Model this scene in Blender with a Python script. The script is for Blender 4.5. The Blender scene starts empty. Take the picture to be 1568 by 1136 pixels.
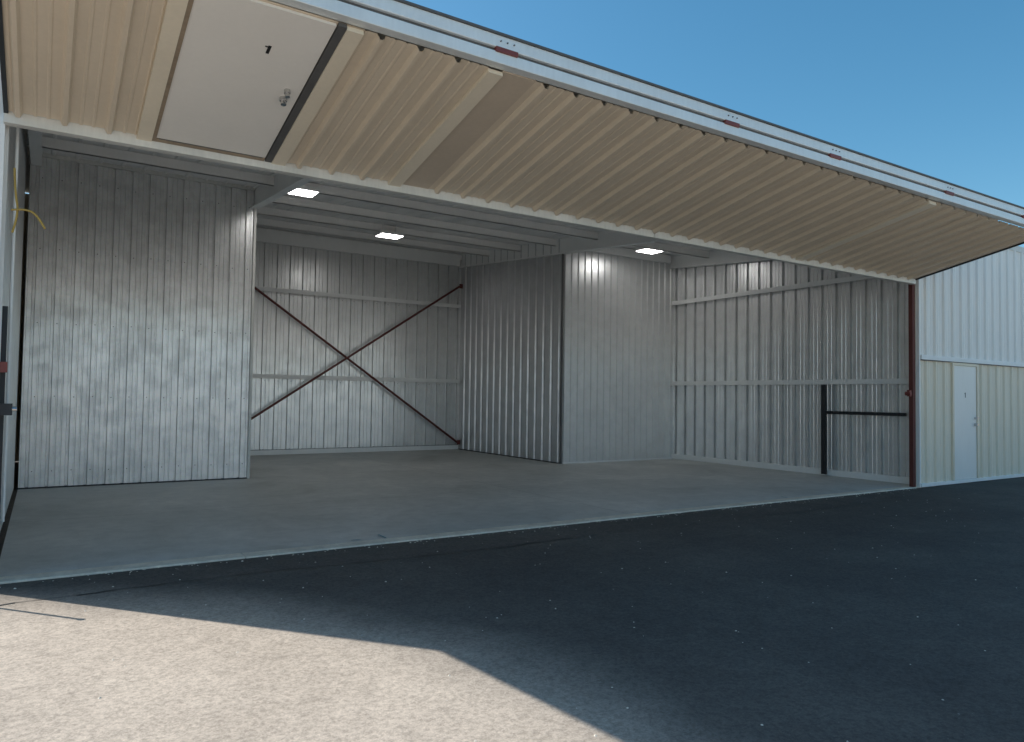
import bpy, math, random
from mathutils import Vector, Matrix
random.seed(4)
scene=bpy.context.scene
# ------------------------------------------------------------------ params
Y0=6.70; XL=-0.29; XW=12.49; H=3.474; Y1=12.79; A=2.93; B=9.54; XR=12.95; Y2=17.44
def ceil(y): return 4.50+0.0772*(y-6.7)
# ------------------------------------------------------------------ helpers
class MB:
    def __init__(s): s.v=[];s.f=[];s.m=[]
    def quad(s,a,b,c,d,m=0):
        i=len(s.v); s.v+= [tuple(a),tuple(b),tuple(c),tuple(d)]; s.f.append((i,i+1,i+2,i+3)); s.m.append(m)
    def box(s,x0,y0,z0,x1,y1,z1,m=0,T=None):
        c=[Vector((x,y,z)) for z in(z0,z1) for y in(y0,y1) for x in(x0,x1)]
        if T: c=[T(q) for q in c]
        i=len(s.v); s.v+=[tuple(q) for q in c]
        for f in((0,2,3,1),(4,5,7,6),(0,1,5,4),(2,6,7,3),(0,4,6,2),(1,3,7,5)):
            s.f.append(tuple(i+k for k in f)); s.m.append(m)
    def beam(s,p,q,w,m=0,n=8):
        p=Vector(p);q=Vector(q);d=(q-p).normalized()
        u=d.orthogonal().normalized();v=d.cross(u)
        i=len(s.v)
        for e in(p,q):
            for k in range(n):
                a=2*math.pi*k/n; s.v.append(tuple(e+u*math.cos(a)*w+v*math.sin(a)*w))
        for k in range(n):
            s.f.append((i+k,i+(k+1)%n,i+n+(k+1)%n,i+n+k)); s.m.append(m)
        s.f.append(tuple(i+k for k in range(n))[::-1]); s.m.append(m)
        s.f.append(tuple(i+n+k for k in range(n))); s.m.append(m)
    def sheet(s,O,U,length,V,v0,v1,N,pitch=.305,rib=.032,phase=0.,m=0,minor=True,w0=.032,w1=.014,T=None):
        """corrugated sheet; v1 may be a function of the u distance"""
        O=Vector(O);U=Vector(U);V=Vector(V);N=Vector(N)
        base=[(-w0,0),(-w1,rib),(w1,rib),(w0,0)]
        if minor:
            for c in (pitch*.36,pitch*.64): base+=[(c-.014,0),(c-.007,.006*(1 if rib>0 else -1)),(c+.007,.006*(1 if rib>0 else -1)),(c+.014,0)]
        u=-pitch+phase
        pts=[]
        while u<length+pitch:
            for a,h in base: pts.append((u+a,h))
            u+=pitch
        out=[(0,0)]+[p for p in pts if 0<p[0]<length]+[(length,0)]
        prev=None
        for uu,h in out:
            vt=v1(uu) if callable(v1) else v1
            a=O+U*uu+N*h+V*v0; b=O+U*uu+N*h+V*vt
            if T: a=T(a);b=T(b)
            if prev: s.quad(prev[0],a,b,prev[1],m)
            prev=(a,b)
    def obj(s,name,mats,parent=None,bevel=0):
        me=bpy.data.meshes.new(name); me.from_pydata(s.v,[],s.f)
        for mt in (mats if isinstance(mats,(list,tuple)) else [mats]): me.materials.append(mt)
        for p,i in zip(me.polygons,s.m): p.material_index=i
        me.update()
        o=bpy.data.objects.new(name,me); scene.collection.objects.link(o)
        if parent: o.parent=parent
        if bevel:
            b=o.modifiers.new('bevel','BEVEL'); b.width=bevel; b.segments=2
        return o
def empty(name):
    o=bpy.data.objects.new(name,None); scene.collection.objects.link(o); return o
# ------------------------------------------------------------------ materials
def nodes(name):
    m=bpy.data.materials.new(name); m.use_nodes=True
    nt=m.node_tree; b=nt.nodes['Principled BSDF']; return m,nt,b
def N(nt,t,**k):
    n=nt.nodes.new(t)
    for a,v in k.items():
        if a in n.inputs: n.inputs[a].default_value=v
        else: setattr(n,a,v)
    return n
def mapped(nt,scale):
    tc=N(nt,'ShaderNodeTexCoord'); mp=N(nt,'ShaderNodeMapping'); mp.inputs['Scale'].default_value=scale
    nt.links.new(tc.outputs['Object'],mp.inputs['Vector']); return mp.outputs['Vector']
def ramp(nt,fac,stops):
    r=N(nt,'ShaderNodeValToRGB'); e=r.color_ramp.elements
    while len(e)<len(stops): e.new(.5)
    for el,(p,c) in zip(e,stops):
        el.position=p; el.color=(c[0],c[1],c[2],1) if isinstance(c,(tuple,list)) else (c,c,c,1)
    nt.links.new(fac,r.inputs['Fac']); return r.outputs['Color']
def math_(nt,op,a,b=None,c=None):
    n=N(nt,'ShaderNodeMath',operation=op)
    for i,v in enumerate((a,b,c)):
        if v is None: continue
        if isinstance(v,bpy.types.NodeSocket): nt.links.new(v,n.inputs[i])
        else: n.inputs[i].default_value=v
    return n.outputs[0]
def smooth(nt,v,a,b):
    n=N(nt,'ShaderNodeMapRange',interpolation_type='SMOOTHSTEP'); nt.links.new(v,n.inputs[0]); n.inputs[1].default_value=a; n.inputs[2].default_value=b
    return n.outputs[0]
def mix(nt,mode,fac,a,b):
    n=N(nt,'ShaderNodeMix',data_type='RGBA',blend_type=mode)
    for s,v in ((n.inputs[0],fac),(n.inputs[6],a),(n.inputs[7],b)):
        if isinstance(v,bpy.types.NodeSocket): nt.links.new(v,s)
        elif isinstance(v,(int,float)): s.default_value=v
        else: s.default_value=(v[0],v[1],v[2],1)
    return n.outputs[2]
def painted(name,col,rough=.5,metal=0,var=.12,scale=(1.2,1.2,.5),bump=.0,spec=.5):
    m,nt,b=nodes(name)
    n1=N(nt,'ShaderNodeTexNoise',Scale=1.6,Detail=6.,Roughness=.6); nt.links.new(mapped(nt,scale),n1.inputs['Vector'])
    n2=N(nt,'ShaderNodeTexNoise',Scale=30.,Detail=3.); nt.links.new(mapped(nt,(1,1,.2)),n2.inputs['Vector'])
    c=ramp(nt,n1.outputs['Fac'],[(.3,1-var),(.7,1+0*var)])
    c2=ramp(nt,n2.outputs['Fac'],[(.3,1-var*.5),(.7,1)])
    o=mix(nt,'MULTIPLY',1,mix(nt,'MULTIPLY',1,col,c),c2)
    nt.links.new(o,b.inputs['Base Color'])
    b.inputs['Roughness'].default_value=rough; b.inputs['Metallic'].default_value=metal
    b.inputs['Specular IOR Level'].default_value=spec
    if bump:
        bp=N(nt,'ShaderNodeBump',Strength=bump,Distance=.02); nt.links.new(n1.outputs['Fac'],bp.inputs['Height']); nt.links.new(bp.outputs['Normal'],b.inputs['Normal'])
    return m
def galv(name,col,metal=.6,rough=.42,var=.2):
    m,nt,b=nodes(name)
    st=N(nt,'ShaderNodeTexNoise',Scale=1.6,Detail=4.,Roughness=.55); nt.links.new(mapped(nt,(1.2,1.2,.8)),st.inputs['Vector'])
    bl=N(nt,'ShaderNodeTexNoise',Scale=4.,Detail=7.,Roughness=.65); nt.links.new(mapped(nt,(1,1,1)),bl.inputs['Vector'])
    sp=N(nt,'ShaderNodeTexVoronoi',Scale=70.); nt.links.new(mapped(nt,(1,1,1)),sp.inputs['Vector'])
    c=mix(nt,'MULTIPLY',1,col,ramp(nt,st.outputs['Fac'],[(.3,1-var),(.65,1)]))
    c=mix(nt,'MULTIPLY',1,c,ramp(nt,bl.outputs['Fac'],[(.40,1-var),(.56,1)]))
    c=mix(nt,'MULTIPLY',.06,c,sp.outputs['Color'])
    nt.links.new(c,b.inputs['Base Color'])
    rr=ramp(nt,bl.outputs['Fac'],[(.3,rough+.08),(.62,rough-.03)]); nt.links.new(rr,b.inputs['Roughness'])
    b.inputs['Metallic'].default_value=metal
    bp=N(nt,'ShaderNodeBump',Strength=.12,Distance=.03); nt.links.new(st.outputs['Fac'],bp.inputs['Height']); nt.links.new(bp.outputs['Normal'],b.inputs['Normal'])
    return m
M_galvL=galv('galvanized_sheet',(.88,.885,.88),.6,.34,.13)
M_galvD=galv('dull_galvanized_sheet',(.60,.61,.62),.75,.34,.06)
M_galv=galv('galvalume_sheet',(.83,.84,.84),.65,.32,.06)
M_white=painted('white_steel_paint',(.90,.91,.90),.45,0,.06)
M_rail=painted('rail_white_paint',(.80,.80,.76),.45,0,.2)
M_skytint=painted('white_steel_sky_tint',(.82,.87,.88),.35,.1,.12)  # white painted steel, the sky's blue reflection tinted into its colour
M_tan=painted('tan_sheet_paint',(.76,.65,.51),.40,0,.08,(1,1,1))
M_tanL=painted('cream_trim_paint',(.85,.76,.61),.42,0,.08)
M_tanD=painted('flat_tan_trim',(.62,.52,.41),.45,0,.1)
M_cream=painted('cream_sheet_paint',(.87,.80,.66),.42,0,.06)
M_nwhite=painted('white_sheet_paint',(.90,.89,.85),.38,0,.05)
M_door=painted('walk_door_white',(.88,.85,.80),.45,0,.04)
M_ceil=painted('ceiling_liner_white',(.92,.91,.89),.5,0,.06)
M_red=painted('red_oxide_primer',(.15,.035,.03),.55,0,.3)
M_dark=painted('dark_steel',(.03,.034,.04),.5,.2,.3)
M_grey=painted('grey_weatherstrip',(.12,.12,.12),.6,0,.2)
M_brown=painted('sill_brown',(.40,.31,.22),.6,0,.35)
M_chrome=painted('brushed_chrome',(.6,.6,.6),.25,1,.1)
M_black=painted('black_ink',(.01,.01,.01),.6,0,.1)
M_pink=painted('hinge_red_primer',(.26,.06,.05),.5,0,.3)
M_rope=painted('yellow_rope_fibre',(.55,.38,.10),.8,0,.3)
M_cyan=painted('blue_marking_paint',(.02,.30,.40),.7,0,.3)
M_led,nt,b=nodes('led_diffuser'); b.inputs['Emission Color'].default_value=(1,.98,.95,1); b.inputs['Emission Strength'].default_value=22; b.inputs['Base Color'].default_value=(.9,.9,.9,1)
# concrete
M_conc,nt,b=nodes('concrete')
v=mapped(nt,(1,1,1))
n1=N(nt,'ShaderNodeTexNoise',Scale=.55,Detail=9.,Roughness=.68,Distortion=.6); nt.links.new(v,n1.inputs['Vector'])
n2=N(nt,'ShaderNodeTexNoise',Scale=5.,Detail=8.,Roughness=.7); nt.links.new(v,n2.inputs['Vector'])
n3=N(nt,'ShaderNodeTexNoise',Scale=90.,Detail=3.); nt.links.new(v,n3.inputs['Vector'])
c=ramp(nt,n1.outputs['Fac'],[(.30,(.42,.425,.39)),(.44,(.55,.555,.52)),(.54,(.60,.60,.565)),(.70,(.74,.73,.68))])
c=mix(nt,'MULTIPLY',1,c,ramp(nt,n2.outputs['Fac'],[(.32,.74),(.56,1)]))
c=mix(nt,'MULTIPLY',.6,c,ramp(nt,n3.outputs['Fac'],[(.3,.75),(.6,1)]))
nt.links.new(c,b.inputs['Base Color'])
nt.links.new(ramp(nt,n2.outputs['Fac'],[(.3,.34),(.7,.6)]),b.inputs['Roughness'])
bp=N(nt,'ShaderNodeBump',Strength=.2,Distance=.01); nt.links.new(n2.outputs['Fac'],bp.inputs['Height']); nt.links.new(bp.outputs['Normal'],b.inputs['Normal'])
M_lip=painted('dusty_concrete_edge',(.92,.84,.70),.8,0,.30,(3,3,3),.3)
# asphalt: building shade and sunlit patch are painted into the base colour
M_asph,nt,b=nodes('asphalt')
v=mapped(nt,(1,1,1))
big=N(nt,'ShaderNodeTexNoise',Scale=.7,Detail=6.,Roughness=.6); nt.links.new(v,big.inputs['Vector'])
mid=N(nt,'ShaderNodeTexNoise',Scale=6.,Detail=6.,Roughness=.7); nt.links.new(v,mid.inputs['Vector'])
fin=N(nt,'ShaderNodeTexNoise',Scale=42.,Detail=6.,Roughness=.8); nt.links.new(v,fin.inputs['Vector'])
vor=N(nt,'ShaderNodeTexVoronoi',Scale=90.); nt.links.new(v,vor.inputs['Vector'])
spk=N(nt,'ShaderNodeTexVoronoi',Scale=3.); nt.links.new(v,spk.inputs['Vector'])
spk2=N(nt,'ShaderNodeTexVoronoi',Scale=17.); nt.links.new(v,spk2.inputs['Vector'])
scf=N(nt,'ShaderNodeTexNoise',Scale=1.3,Detail=9.,Roughness=.75,Distortion=1.5); nt.links.new(mapped(nt,(.6,1.4,1)),scf.inputs['Vector'])
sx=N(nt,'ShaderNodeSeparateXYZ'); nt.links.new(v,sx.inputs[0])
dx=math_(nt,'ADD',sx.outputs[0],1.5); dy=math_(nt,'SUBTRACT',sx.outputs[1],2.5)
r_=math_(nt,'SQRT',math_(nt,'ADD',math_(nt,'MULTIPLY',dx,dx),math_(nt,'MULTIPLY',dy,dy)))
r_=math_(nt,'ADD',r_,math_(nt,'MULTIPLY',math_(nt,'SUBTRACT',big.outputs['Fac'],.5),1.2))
shade_mask=math_(nt,'MULTIPLY',smooth(nt,r_,3.2,4.4),smooth(nt,sx.outputs[1],-.5,1.3))  # darkens the shaded paving, leaves the sunlit ground pale
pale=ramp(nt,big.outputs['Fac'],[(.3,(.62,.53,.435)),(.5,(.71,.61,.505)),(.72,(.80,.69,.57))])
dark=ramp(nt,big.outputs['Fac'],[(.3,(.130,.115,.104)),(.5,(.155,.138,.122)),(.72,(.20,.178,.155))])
c=mix(nt,'MIX',shade_mask,pale,dark)
c=mix(nt,'MIX',ramp(nt,scf.outputs['Fac'],[(.58,0),(.74,.22)]),c,(.44,.40,.34))
c=mix(nt,'MULTIPLY',1,c,ramp(nt,mid.outputs['Fac'],[(.3,.84),(.65,1)]))
c=mix(nt,'MULTIPLY',1,c,ramp(nt,fin.outputs['Fac'],[(.38,.60),(.58,1)]))
c=mix(nt,'MULTIPLY',.3,c,ramp(nt,vor.outputs['Distance'],[(.0,1.),(.6,.5)]))
c=mix(nt,'MIX',ramp(nt,spk.outputs['Distance'],[(.012,.7),(.025,0)]),c,(.6,.58,.55))
c=mix(nt,'MIX',ramp(nt,spk2.outputs['Distance'],[(.03,.35),(.06,0)]),c,(.4,.38,.35))
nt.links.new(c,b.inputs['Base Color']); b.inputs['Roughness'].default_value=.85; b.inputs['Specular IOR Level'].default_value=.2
bp=N(nt,'ShaderNodeBump',Strength=.6,Distance=.008); nt.links.new(fin.outputs['Fac'],bp.inputs['Height']); nt.links.new(bp.outputs['Normal'],b.inputs['Normal'])
M_seam=painted('asphalt_joint_tar',(.02,.02,.02),.6,0,.4)

# ------------------------------------------------------------------ ground
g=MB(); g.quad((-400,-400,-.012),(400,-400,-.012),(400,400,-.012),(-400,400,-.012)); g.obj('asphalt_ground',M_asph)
s=MB(); x=-.6; py=6.05
while x<12.5:
    nx=x+.12; ny=6.05+.05*math.sin(nx*1.3)+random.uniform(-.015,.015)
    w=random.uniform(.002,.012)
    s.quad((x,py-w,-.008),(nx,ny-w,-.008),(nx,ny+w,-.008),(x,py+w,-.008)); x=nx;py=ny
s.obj('asphalt_seam',M_seam)
# ------------------------------------------------------------------ floor slab
sl=empty('concrete_floor_slab')
f=MB(); f.box(-.27,Y0+.18,-.2,XR,Y2+.05,0,0); f.obj('slab',M_conc,sl)
f=MB(); x=-.6
while x<13.2:
    L=random.uniform(1.8,2.6); f.box(x,Y0-random.uniform(.0,.012),-.2,min(x+L-.004,13.2),Y0+.176,.003+random.uniform(0,.003),0); x+=L
f.obj('slab_edge',M_lip,sl,.01)
f=MB()
for (a,b_,c_,d) in [(-.27,9.6,XR,9.606),(A,Y1-.003,B,Y1+.003)]: f.quad((a,b_,.003),(c_,b_,.003),(c_,d,.003),(a,d,.003))
f.quad((6.2,Y0+.19,.0034),(6.206,Y0+.19,.0034),(6.206,Y2,.0034),(6.2,Y2,.0034))
f.obj('control_joints',M_grey,sl)
# ------------------------------------------------------------------ hangar building
hb=empty('hangar_building')
Z=(0,0,1)
w=MB(); w.sheet((XL+.02,Y1,0),(1,0,0),A-XL-.02,Z,.02,ceil(Y1)-.03,(0,-1,0),.247,-.045,.1,w0=.024,w1=.016); w.obj('front_partition_wall',M_galvL,hb)
w=MB(); w.sheet((B,Y1,0),(1,0,0),XR-B,Z,.02,ceil(Y1)-.02,(0,-1,0),.19,.026,.07,minor=False,w0=.03,w1=.014); w.obj('rear_partition_wall',M_galv,hb)
w=MB(); w.sheet((A+.001,Y1,0),(0,1,0),Y2-Y1,Z,.02,lambda u:ceil(Y1+u),(1,0,0),.305,-.03,.1); w.obj('tail_bay_left_wall',M_galv,hb)
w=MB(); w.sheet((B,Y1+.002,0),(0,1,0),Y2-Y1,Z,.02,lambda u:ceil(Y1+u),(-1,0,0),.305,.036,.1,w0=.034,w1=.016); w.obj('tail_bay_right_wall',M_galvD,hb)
w=MB(); w.sheet((A,Y2,0),(1,0,0),B-A,Z,.02,ceil(Y2),(0,-1,0),.305,-.055,.1,w0=.034,w1=.024); w.obj('back_wall',M_galv,hb)
w=MB(); w.sheet((XR,Y0+.1,0),(0,1,0),Y1-Y0-.1,Z,.02,lambda u:ceil(Y0+.1+u),(-1,0,0),.305,-.055,.1,w0=.036,w1=.026); w.obj('right_side_wall',M_galv,hb)
w=MB(); w.sheet((XL-.03,Y0+.1,0),(0,1,0),Y1-Y0-.1,Z,.02,lambda u:ceil(Y0+.1+u),(1,0,0),.305,-.032,.1); w.obj('left_side_wall',M_galv,hb)
sc=MB()
def screw(x,y,z): sc.box(x-.006,y-.006,z-.006,x+.006,y,z+.006)
for z in (.25,1.35,2.45,3.55,4.6):
    x=XL+.12+.06
    while x<A-.05: screw(x,Y1-.001,z+random.uniform(-.01,.01)); x+=.247
for z in (.25,1.86,3.9):
    x=A+.2
    while x<B-.1: screw(x,Y2-.001,z-.12); x+=.305
sc.obj('sheet_screws',M_dark,hb)
w=MB()
w.sheet((XL-.2,Y0+.05,0),(0,1,0),11,Z,0,lambda u:ceil(Y0+.05+u)+.1,(-1,0,0)); w.sheet((XL-.2,Y2+.3,0),(1,0,0),26,Z,0,ceil(Y2+.3)+.1,(0,1,0))
w.obj('exterior_walls',M_cream,hb)
r=MB(); r.quad((XL-.25,Y0-.02,ceil(Y0)+.12),(26,Y0-.02,ceil(Y0)+.12),(26,Y2+.4,ceil(Y2)+.16),(XL-.25,Y2+.4,ceil(Y2)+.16)); r.obj('roof',M_nwhite,hb)
c=MB()
S=Vector((0,1,.0772))
c.sheet((XL,Y0,ceil(Y0)),(1,0,0),XR-XL,S,0,Y2-Y0,(0,0,-1),.305,.02,0,minor=False); c.obj('ceiling_liner',M_ceil,hb)
p=MB()
y=Y0+.5
while y<Y2:
    z=ceil(y); p.box(XL,y,z-.17,XR,y+.012,z-.02); p.box(XL,y,z-.17,XR,y+.06,z-.158); y+=1.45
p.obj('ceiling_purlins',M_ceil,hb)
def rafter(mb,x,y0,y1,d=.36,wd=.14):
    for (xa,xb,za,zb) in ((x-wd/2,x+wd/2,-d,-d+.02),(x-.01,x+.01,-d+.02,-.022),(x-wd/2,x+wd/2,-.022,-.003)):
        mb.box(xa,0,0,xb,1,1,0,lambda q,za=za,zb=zb:Vector((q.x,y0+(y1-y0)*q.y,ceil(y0+(y1-y0)*q.y)+za+(zb-za)*q.z)))
rf=MB()
rafter(rf,A+.02,Y0+.2,Y1+.05); rafter(rf,B-.02,Y0+.2,Y2); rafter(rf,XR-.12,Y0+.2,Y1-.01,.33); rafter(rf,XL+.1,Y0+.2,Y1-.01,.2)
rf.box(A,Y2-.1,ceil(Y2)-.35,B-.1,Y2-.02,ceil(Y2)-.03)
rf.box(B+.06,Y1-.1,ceil(Y1)-.22,XR-.2,Y1-.03,ceil(Y1)-.03)
rf.obj('roof_beams',M_white,hb,.004)
p=MB()
p.box(A+.003,Y1-.03,0,A+.045,Y1+.06,ceil(Y1)-.36); p.obj('partition_corner_trim',M_rail,hb)
p=MB(); p.box(B-.03,Y1-.035,0,B+.01,Y1-.003,ceil(Y1)-.36); p.obj('partition_corner_post',M_grey,hb)
gi=MB()
def girtx(x0,x1,y,z,t=.10): gi.box(x0,y-t,z,x1,y-.004,z+.012); gi.box(x0,y-t,z-.085,x1,y-t+.012,z)
for z in (1.88,3.92): girtx(A,B-.05,Y2,z)
gi.box(A,Y2-.07,.005,B-.05,Y2-.004,.12)
def girty(y0,y1,x,z,t=.10): gi.box(x-t,y0,z,x-.004,y1,z+.012); gi.box(x-t,y0,z-.085,x-t+.012,y1,z)
for z in (1.86,3.82): girty(Y0+.2,Y1-.03,XR,z)
gi.box(XR-.08,Y0+.2,.005,XR-.004,Y1-.03,.12)
gi.box(B+.02,Y1-.06,.0,XR-.08,Y1-.028,.03)
gi.obj('wall_girts',M_white,hb)
p=MB(); p.box(XL,Y1-.012,0,A,Y1+.04,.02); p.box(B-.045,Y1+.05,0,B+.02,Y2-.1,.018)
p.box(A,Y2-.075,.12,B-.05,Y2-.004,.126); p.obj('base_closure_strips',M_dark,hb)
p=MB(); p.box(XL,Y1-.05,ceil(Y1)-.06,A,Y1+.05,ceil(Y1)-.003); p.obj('partition_head_trim',M_rail,hb)
xb=MB()
xb.beam((A+.05,Y2-.16,4.60),(B-.1,Y2-.16,.18),.028); xb.beam((A+.05,Y2-.22,.17),(B-.1,Y2-.22,4.45),.028)
for (x,z) in ((B-.12,.2),(B-.12,4.42),(A+.08,4.55),(A+.08,.2)): xb.box(x-.05,Y2-.23,z-.06,x+.05,Y2-.215,z+.06)
xb.obj('cross_bracing',M_red,hb)
q=MB()
q.box(XR-.17,8.56,.03,XR-.12,8.66,1.77); q.box(XR-.18,7.0,1.20,XR-.13,8.56,1.26)
q.obj('side_gate_frame',M_dark,hb,.003)
q=MB()
q.box(XW+.03,Y0+.03,0,XW+.11,Y0+.10,ceil(Y0),0); q.box(XW+.11,Y0+.035,0,XR,Y0+.06,ceil(Y0),1)
q.box(XW+.125,Y0-.03,0,XW+.155,Y0+.03,ceil(Y0),2); q.box(XW-.03,Y0+.05,1.55,XW+.03,Y0+.10,1.66,3); q.beam((XW-.03,Y0+.03,1.60),(XW-.03,Y0+.12,1.60),.035,3,12)
q.obj('right_door_jamb',[M_red,M_cream,M_white,M_pink],hb)
q=MB()
q.box(XL-.10,Y0+.16,0,XL+.0,Y0+.30,ceil(Y0),0)
q.box(XL-.22,Y0+.02,0,XL-.02,Y0+.05,ceil(Y0),0)
q.box(XL+.0,Y0+.2,.15,XL+.035,Y0+.26,2.1,1)
q.beam((XL+.05,Y0+.35,0.4),(XL+.05,Y0+.35,4.3),.012,0)
q.box(XL-.0,Y0+.08,1.58,XL+.05,Y0+.16,1.66,2)
q.box(XL+.0,Y0+.10,1.25,XL+.09,Y0+.2,1.34,1); q.beam((XL+.06,Y0+.12,1.30),(XL+.12,Y0+.12,1.30),.018,3)
q.obj('left_door_jamb',[M_white,M_dark,M_pink,M_chrome],hb)
q=MB(); q.box(XL-.25,Y0-.02,ceil(Y0)+.0,26,Y0+.1,ceil(Y0)+.12); q.obj('eave_fascia',M_rail,hb)

# ------------------------------------------------------------------ bifold door
bd=empty('bifold_hangar_door')
P0=Vector((0,Y0-.02,H+.085)); P1=Vector((0,4.735,3.98)); D=(P1-P0); LL=D.length; D.normalize()
NN=Vector((0,-D.z,D.y))
if NN.z>0: NN=-NN
T=lambda q:Vector((q.x,0,0))+P0+D*q.y+NN*q.z
pn=MB()
def leafsheet(x0,x1,ph): pn.sheet((x0,0,0),(1,0,0),x1-x0,(0,1,0),.02,LL,(0,0,1),.305,.040,ph,T=T)
leafsheet(XL,.58,.06); leafsheet(1.80,2.80,.12); leafsheet(3.24,9.22,.1); leafsheet(9.38,XW,.12)
pn.quad(T(Vector((.58,.02,-.002))),T(Vector((1.8,.02,-.002))),T(Vector((1.8,LL,-.002))),T(Vector((.58,LL,-.002))))
pn.obj('lower_leaf_skin',M_tan,bd)
t=MB(); t.box(2.93,.02,-.01,3.24,LL,.004,0,T); t.obj('flat_panel',M_tanD,bd)
t=MB()
for a,b_ in ((.58,.69),(1.67,1.79),(2.80,2.93),(9.22,9.38)): t.box(a,.01,0.001,b_,LL-.01,.036 if a<9 else .048,0,T)
t.obj('leaf_trim_strips',M_tanL,bd)
wd=MB()
wd.box(.72,.07,0,1.60,LL-.02,.022,0,T)
wd.box(.69,.02,0,.72,LL,.03,1,T); wd.box(1.61,.02,0,1.668,LL,.03,2,T)
wd.box(.72,.02,0,1.60,.06,.03,1,T)
wd.box(.74,.055,.001,1.58,.068,.026,2,T)
wd.obj('walk_door',[M_door,M_brown,M_grey],bd)
k=MB()
for s_,r_ in ((1.02,.028),(1.13,.024)):
    a=T(Vector((1.50,s_,.022))); k.beam(a,a+NN*.03,r_,0,14); k.beam(a+NN*.03,a+NN*.06,r_*.8,0,14)
k.obj('door_knob',M_chrome,bd)
def glyph(cx,s0,sc,mb,T,n=.0235):
    mb.box(cx-.011*sc,s0,n,cx+.011*sc,s0+.09*sc,n+.001,0,T)
    mb.box(cx-.030*sc,s0+.066*sc,n,cx-.011*sc,s0+.080*sc,n+.001,0,T)
k=MB(); glyph(1.255,1.50,1,k,T); k.obj('unit_number',M_black,bd)
r=MB()
for a,b_ in ((XL-.03,6.40),(6.41,XW+.02)): r.box(a,Y0-.04,H,b_,Y0+.05,H+.088)
r.box(XL-.03,Y0-.045,H+.088,XW+.02,Y0-.02,H+.098)
r.obj('bottom_rail',M_rail,bd,.004)
r=MB()
r.box(XL-.02,4.64,3.985,XW+.02,4.735,4.075); r.box(XL-.02,4.63,4.10,XW+.02,4.73,4.195)
r.obj('fold_rails',M_skytint,bd,.006)
r=MB(); r.box(XL-.02,4.66,4.075,XW+.02,4.72,4.10); r.box(XL-.02,4.615,4.195,XW+.03,4.73,4.212); r.obj('fold_gasket',M_grey,bd)
r=MB()
for x in (.4,2.9,5.45,7.1,9.5,11.6):
    r.box(x-.1,4.625,4.066,x+.1,4.66,4.106)
r.obj('fold_hinges',M_pink,bd,.004)
r=MB()
for x in (.4,2.9,5.45,7.1,9.5,11.6):
    for dx in (-.06,-.0,.06): r.beam((x+dx,4.632,4.15),(x+dx,4.62,4.15),.006,0,6)
r.obj('hinge_bolts',M_grey,bd)
u=MB(); Q0=Vector((0,4.70,4.215)); Q1=Vector((0,Y0-.03,ceil(Y0)+.02)); E=(Q1-Q0); EL=E.length; E.normalize(); NU=Vector((0,-E.z,E.y))
T2=lambda q:Vector((q.x,0,0))+Q0+E*q.y+NU*q.z
u.sheet((XL,0,0),(1,0,0),XW-XL,(0,1,0),0,EL,(0,0,1),T=T2); u.obj('upper_leaf_skin',M_tan,bd)
e=MB(); e.box(XW-.004,0,-.06,XW+.03,LL,.02,0,T); e.box(XL-.03,0,-.06,XL,LL,.02,0,T); e.obj('leaf_end_frames',M_dark,bd)

# ------------------------------------------------------------------ neighbouring unit
nb=empty('neighboring_hangar')
X0=12.66; X1=26
w=MB(); w.sheet((X0,Y0,0),(1,0,0),X1-X0,Z,2.27,ceil(Y0),(0,-1,0),.305,.036,.2); w.obj('upper_door_leaf',M_nwhite,nb)
w=MB(); w.sheet((X0,Y0,0),(1,0,0),13.72-X0,Z,.06,2.19,(0,-1,0),.305,.036,.2); w.sheet((14.66,Y0,0),(1,0,0),X1-14.66,Z,.06,2.19,(0,-1,0),.305,.036,.15); w.obj('lower_door_leaf',M_cream,nb)
w=MB(); w.box(X0,Y0-.05,2.19,X1,Y0+.02,2.27); w.box(X0,Y0-.04,0.0,X1,Y0+.02,.06); w.obj('door_rails',M_white,nb,.004)
w=MB(); w.box(X0,Y0-.052,2.175,X1,Y0-.03,2.188); w.obj('fold_gasket',M_grey,nb)
w=MB(); w.box(13.72,Y0-.04,.06,13.77,Y0+.02,2.172); w.box(14.61,Y0-.04,.06,14.66,Y0+.02,2.172); w.box(13.77,Y0-.04,2.13,14.61,Y0+.02,2.172); w.obj('walk_door_frame',M_tanL,nb)
w=MB(); w.box(13.775,Y0-.02,.065,14.605,Y0+.02,2.125); w.obj('walk_door',M_nwhite,nb,.003)
w=MB()
for z,rr in ((1.05,.028),(1.17,.022)): w.beam((14.54,Y0-.02,z),(14.54,Y0-.08,z),rr,0,12)
w.obj('door_knob',M_chrome,nb)
w=MB(); T3=lambda q:Vector((q.x,Y0-.02-q.z,q.y)); glyph(14.2,1.55,1,w,T3,.001); w.obj('unit_number',M_black,nb)
# unseen hangar row behind the camera, added to bounce sunlight forward
ho=empty('added_bounce_hangar_row')
w=MB(); w.sheet((-45,-24,0),(1,0,0),90,Z,.1,5.0,(0,1,0),.61,.05,0,minor=False); w.obj('added_bounce_front_wall',M_nwhite,ho)
w=MB(); w.quad((-45,-24.02,5.0),(45,-24.02,5.0),(45,-32,5.7),(-45,-32,5.7)); w.quad((-45,-40,5.0),(45,-40,5.0),(45,-32,5.7),(-45,-32,5.7))
for x in (-45,45): w.quad((x,-24.02,0),(x,-40,0),(x,-40,5),(x,-24.02,5))
w.quad((-45,-40,0),(45,-40,0),(45,-40,5),(-45,-40,5)); w.obj('added_bounce_roof_and_ends',M_nwhite,ho)
w=MB()
x=-44.5
while x<44: w.box(x,-23.94,0,x+.12,-23.90,4.8); x+=12.9
w.box(-45,-23.94,2.2,45,-23.91,2.28); w.obj('added_bounce_door_joints',M_grey,ho)
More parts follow.
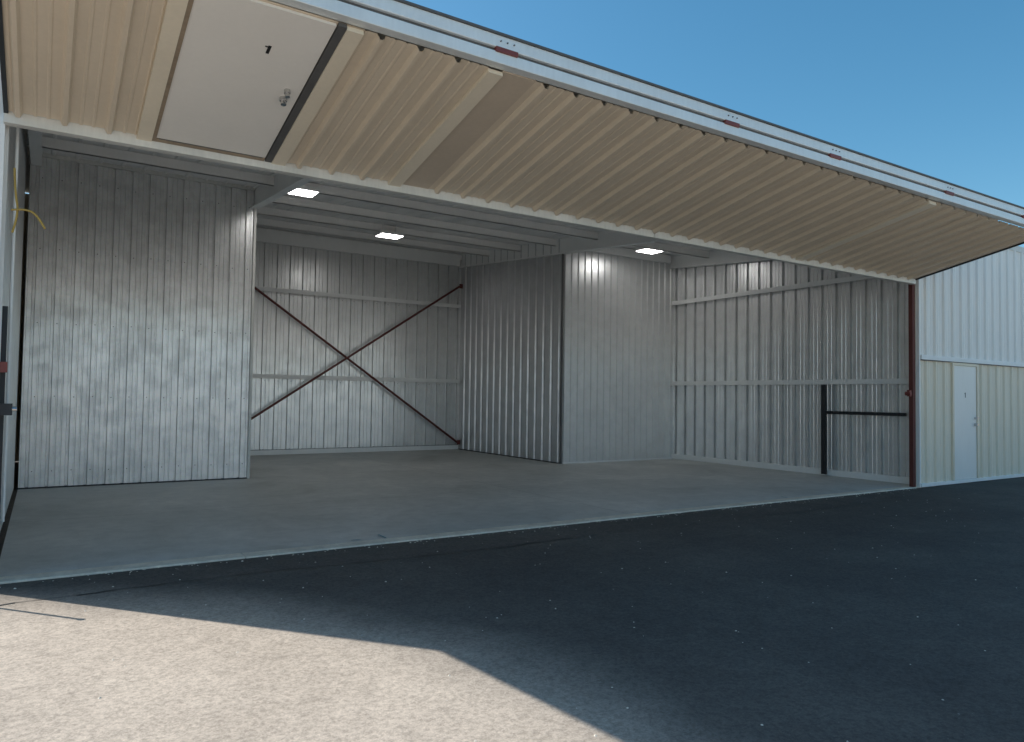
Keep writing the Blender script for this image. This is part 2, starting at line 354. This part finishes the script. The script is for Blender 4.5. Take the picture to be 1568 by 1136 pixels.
# ------------------------------------------------------------------ lights
for (x,y,z) in ((3.40,11.68,4.74),(6.13,14.43,4.88),(11.18,11.79,4.74)):
    l=empty('ceiling_light')
    m=MB(); m.box(x-.26,y-.2,z-.03,x+.26,y+.2,z+.04); m.beam((x-.15,y,z+.04),(x-.15,y,ceil(y)),.012); m.beam((x+.15,y,z+.04),(x+.15,y,ceil(y)),.012); m.obj('housing',M_white,l,.004)
    m=MB(); m.box(x-.235,y-.175,z-.036,x+.235,y+.175,z-.031); m.obj('diffuser',M_led,l)
# ------------------------------------------------------------------ rope, stake, debris
cu=bpy.data.curves.new('rope','CURVE'); cu.dimensions='3D'; cu.bevel_depth=.008
for pts in ([(-.24,6.72,3.15),(-.23,6.70,2.95),(-.20,6.70,2.80),(-.24,6.72,2.65)],[(-.25,6.7,2.82),(-.16,6.68,2.84),(-.08,6.68,2.80),(-.03,6.68,2.70)]):
    sp=cu.splines.new('NURBS'); sp.points.add(len(pts)-1)
    for p_,q_ in zip(sp.points,pts): p_.co=(*q_,1)
    sp.use_endpoint_u=True; sp.order_u=3
o=bpy.data.objects.new('rope',cu); cu.materials.append(M_rope); scene.collection.objects.link(o)
m=MB(); m.beam((-.40,6.2,-.02),(-.40,6.2,1.0),.012,0,8); m.beam((-.40,6.2,1.0),(-.40,6.2,1.02),.02,0,10); m.obj('metal_stake',M_dark)
m=MB()
def gp(mb,x,y,sx,sy,z): mb.quad((x-sx,y-sy,z),(x+sx,y-sy,z),(x+sx,y+sy,z),(x-sx,y+sy,z))
gp(m,2.95,6.98,.008,.10,.0075); gp(m,2.65,6.93,.05,.01,.0075); gp(m,9.35,6.95,.012,.05,.0075); m.obj('paint_marks',M_cyan)
m=MB()
def peb(x,y,z,r):
    i=len(m.v)
    for k in range(5):
        a=2*math.pi*k/5+random.random()*.5; rr=r*random.uniform(.7,1.2); m.v.append((x+math.cos(a)*rr,y+math.sin(a)*rr,z))
    m.v.append((x,y,z+r*random.uniform(.5,.9)))
    for k in range(5): m.f.append((i+k,i+(k+1)%5,i+5)); m.m.append(0)
for _ in range(260): peb(random.uniform(-.5,12.6),Y0-abs(random.gauss(0,.08))-.01,-.012,random.uniform(.003,.012))
for _ in range(220): peb(random.uniform(.2,12),random.uniform(1.5,6.6),-.012,random.uniform(.003,.009))
m.obj('loose_gravel',M_lip)

# ------------------------------------------------------------------ camera
yaw,pitch,roll,f=.5726,.0352,.0143,1111.19
F=Vector((math.sin(yaw)*math.cos(pitch),math.cos(yaw)*math.cos(pitch),math.sin(pitch)))
R=Vector((math.cos(yaw),-math.sin(yaw),0)); U=R.cross(F)
c_,s_=math.cos(roll),math.sin(roll); R2=c_*R+s_*U; U2=c_*U-s_*R
cam=bpy.data.cameras.new('camera'); co=bpy.data.objects.new('camera',cam); scene.collection.objects.link(co)
mw=Matrix((R2,U2,-F)).transposed().to_4x4(); mw.translation=Vector((0,0,1.45)); co.matrix_world=mw
cam.sensor_width=36; cam.sensor_fit='HORIZONTAL'; cam.lens=f/1568*36; cam.clip_end=2000; cam.clip_start=.05
scene.camera=co
# ------------------------------------------------------------------ sun & sky
sd=Vector((-.632,.763,1.0)).normalized()
sl_=bpy.data.lights.new('sun','SUN'); sl_.energy=5; sl_.angle=math.radians(.5); sl_.color=(1,.95,.88)
so=bpy.data.objects.new('sun',sl_); so.rotation_mode='QUATERNION'; so.rotation_quaternion=sd.to_track_quat('Z','Y'); so.location=(0,0,30); scene.collection.objects.link(so)
W=bpy.data.worlds.new('World'); scene.world=W; W.use_nodes=True; nt=W.node_tree
sky=nt.nodes.new('ShaderNodeTexSky'); sky.sky_type='NISHITA'; sky.sun_disc=False
sky.sun_elevation=math.asin(sd.z); sky.sun_rotation=math.atan2(sd.x,sd.y)%(2*math.pi)
sky.air_density=1.05; sky.dust_density=.9; sky.ozone_density=3.2
hs=nt.nodes.new('ShaderNodeHueSaturation'); hs.inputs['Saturation'].default_value=1.25; hs.inputs['Hue'].default_value=.482
nt.links.new(sky.outputs[0],hs.inputs['Color']); nt.links.new(hs.outputs[0],nt.nodes['Background'].inputs['Color']); nt.nodes['Background'].inputs['Strength'].default_value=.15
scene.view_settings.view_transform='Standard'; scene.view_settings.look='None'; scene.view_settings.exposure=0
